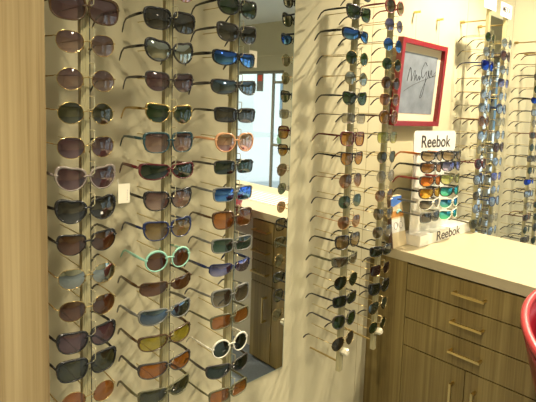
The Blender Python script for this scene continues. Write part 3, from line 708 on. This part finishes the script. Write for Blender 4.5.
for nm, za, zb, m in (('blue_band', 0.165, HL-.002, M_BLUE), ('orange_band', 0.125, 0.150, M_ORANGE), ('photo_band', 0.062, 0.118, M_WHITE)):
    bm = bmesh.new(); p_, x0_, x1_ = band(za, zb, 0.0161, 0.0168)
    if nm == 'blue_band': p_ = [(p_[0][0], za), (p_[1][0], za+0.022), p_[2], p_[3]]
    quadprism(bm, p_, x0_, x1_, LE); link(nm, bm_mesh(bm, nm), m, lf)
bm = bmesh.new()
for cyy in (-0.010, 0.026):
    pts = [(0.0175+LE*(0.090+0.014*math.sin(t)), cyy+0.013*math.cos(t), 0.090+0.014*math.sin(t)) for t in [2*PI*k/16 for k in range(17)]]
    tube(bm, pts, 0.0012, 4, False)
tube(bm, [(0.0175+LE*.095, 0.002, .095), (0.0175+LE*.095, 0.014, .095)], .0012, 4); link('printed_spectacles', bm_mesh(bm, 'printed_spectacles'), M_GREYLET, lf)
bm = bmesh.new(); tube(bm, [(0.0165+LE*.14, 0.0, 0.142), (0.0165+LE*.14, 0.018, 0.152), (0.0165+LE*.14, 0.030, 0.146)], .006, 6); link('printed_figure', bm_mesh(bm, 'printed_figure'), M_TEALP, lf)
bm = bmesh.new(); p_ = [(-0.0395, 0), (-0.0345, 0), (-0.0345, HL), (-0.0395, HL)]; quadprism(bm, p_, 0.0, 0.0162, LE); link('dark_spine', bm_mesh(bm, 'dark_spine'), M_ORANGE if False else mat('dark_spine', (0.10, 0.05, 0.03), 0.5), lf)

# ------------------------------------------------------------------ red tub chair
ch = empty('tub_chair', (1.024, 1.295, 0)); tag(ch, 'red leather tub chair with rounded back in front of the drawers at right edge', 'chair')
def shell_pt(phi, t, inner):
    """phi 0 = front (+X,-Y side handled by chair rotation); t 0 bottom .. 1 rim"""
    back = 0.5-0.5*math.cos(phi)           # 1 at back
    rim = 0.775+0.150*back**0.8
    z = 0.44+(rim-0.44)*t
    r = 0.12+0.155*t**0.75 - (0.02 if inner else 0)
    return Vector((r*math.cos(phi), r*1.0*math.sin(phi), z))
CR = math.radians(-40)
def build_shell():
    bm = bmesh.new(); NP, NT = 48, 10
    rots = Matrix.Rotation(CR, 3, 'Z')
    ph = [math.radians(38)+(2*PI-math.radians(76))*k/NP for k in range(NP+1)]
    outer = [[bm.verts.new(rots @ shell_pt(p, t/NT, False)) for t in range(NT+1)] for p in ph]
    inner = [[bm.verts.new(rots @ shell_pt(p, t/NT, True)) for t in range(NT+1)] for p in ph]
    for g in (outer, inner):
        for i in range(NP):
            for j in range(NT): bm.faces.new((g[i][j], g[i+1][j], g[i+1][j+1], g[i][j+1]))
    for i in range(NP):
        bm.faces.new((outer[i][NT], outer[i+1][NT], inner[i+1][NT], inner[i][NT])); bm.faces.new((outer[i][0], inner[i][0], inner[i+1][0], outer[i+1][0]))
    for i in (0, NP):
        for j in range(NT): bm.faces.new((outer[i][j], outer[i][j+1], inner[i][j+1], inner[i][j]))
    rim = [rots @ ((shell_pt(p, 1, False)+shell_pt(p, 1, True))/2) for p in ph]
    return bm_mesh(bm, 'backrest', True), rim
me, rim = build_shell(); link('backrest', me, M_CHAIR, ch)
bm = bmesh.new(); tube(bm, rim, 0.0115, 8); link('rim_trim', bm_mesh(bm, 'rim_trim', True), M_PIPING, ch)
bm = bmesh.new(); bmesh.ops.create_cone(bm, segments=32, radius1=0.10, radius2=0.15, depth=0.09, cap_ends=True, matrix=Matrix.Translation((0, 0, 0.42))); bmesh.ops.bevel(bm, geom=[e for e in bm.edges if abs(e.verts[0].co.z-e.verts[1].co.z) < 1e-4 and e.verts[0].co.z > .45], offset=.02, segments=3, affect='EDGES'); link('seat', bm_mesh(bm, 'seat'), M_CHAIR, ch)
bm = bmesh.new(); tube(bm, [(0, 0, 0.02), (0, 0, 0.38)], 0.025, 16); link('column', bm_mesh(bm, 'column'), M_CHROME, ch)
bm = bmesh.new(); bmesh.ops.create_cone(bm, segments=40, radius1=0.22, radius2=0.20, depth=0.02, cap_ends=True, matrix=Matrix.Translation((0, 0, 0.011))); link('base', bm_mesh(bm, 'base'), M_CHROME, ch)

# ------------------------------------------------------------------ lights
LAMPS = [  # x, y, watt, spot angle, colour
    (0.58, 1.95, 60, 116), (1.1, 0.75, 9, 130), (1.05, -0.15, 52, 120), (0.75, 3.05, 48, 150), (2.6, 0.6, 60, 140), (2.6, 2.6, 60, 140), (4.6, 1.2, 70, 140), (4.6, 3.2, 60, 140)]
NAMES = ['over the worktop', 'over the fourth rack', 'over the leftmost rack', 'over the far racks', 'near the room centre', 'behind the counter', 'on the far side of the room, front', 'on the far side of the room, back']
for (x, y, w, ang), nm in zip(LAMPS, NAMES):
    e = empty('ceiling_downlight', (x, y, ZC)); tag(e, 'round recessed ceiling downlight '+nm, 'ceiling light', 'ceiling downlights')
    bm = bmesh.new(); bmesh.ops.create_cone(bm, segments=28, radius1=0.075, radius2=0.075, depth=0.012, cap_ends=True, matrix=Matrix.Translation((0, 0, -0.006))); link('ring', bm_mesh(bm, 'ring'), M_ACR, e)
    bm = bmesh.new(); bmesh.ops.create_cone(bm, segments=28, radius1=0.055, radius2=0.055, depth=0.004, cap_ends=True, matrix=Matrix.Translation((0, 0, -0.015))); link('diffuser', bm_mesh(bm, 'diffuser'), M_LAMP, e)
    ld = bpy.data.lights.new('downlight', 'SPOT'); ld.energy = w*2.1; ld.spot_size = math.radians(ang); ld.spot_blend = 0.7; ld.color = (1.0, 0.87, 0.64); ld.shadow_soft_size = 0.022 if 'worktop' in nm else 0.07
    lo = bpy.data.objects.new('downlight', ld); COL.objects.link(lo); lo.location = (x, y, ZC-0.03)
wd = bpy.data.worlds.new('world'); C.world = wd; wd.use_nodes = True
nt = wd.node_tree; bg = nt.nodes['Background']
sky = nt.nodes.new('ShaderNodeTexSky'); sky.sky_type = 'NISHITA'; sky.sun_elevation = math.radians(48); sky.sun_rotation = math.radians(200); sky.sun_disc = False; sky.air_density = 1.3; sky.dust_density = 2.5
mx = nt.nodes.new('ShaderNodeMix'); mx.data_type = 'RGBA'; mx.inputs['Factor'].default_value = 0.75; mx.inputs['B'].default_value = (2.6, 2.9, 2.9, 1)
nt.links.new(sky.outputs[0], mx.inputs['A']); nt.links.new(mx.outputs['Result'], bg.inputs[0]); bg.inputs[1].default_value = 0.30
sd = bpy.data.lights.new('sun', 'SUN'); sd.energy = 2.2; sd.angle = 0.02; sd.color = (1, 0.96, 0.9)
so = bpy.data.objects.new('sun', sd); COL.objects.link(so); so.rotation_euler = (math.radians(48), 0, math.radians(20)); so.location = (4, 10, 8)

C.view_settings.view_transform = 'Standard'; C.view_settings.look = 'None'; C.view_settings.gamma = 1; C.view_settings.use_curve_mapping = False
C.view_settings.exposure = 0.85
C.cycles.transparent_max_bounces = 24; C.cycles.max_bounces = 10; C.cycles.diffuse_bounces = 5; C.cycles.glossy_bounces = 6
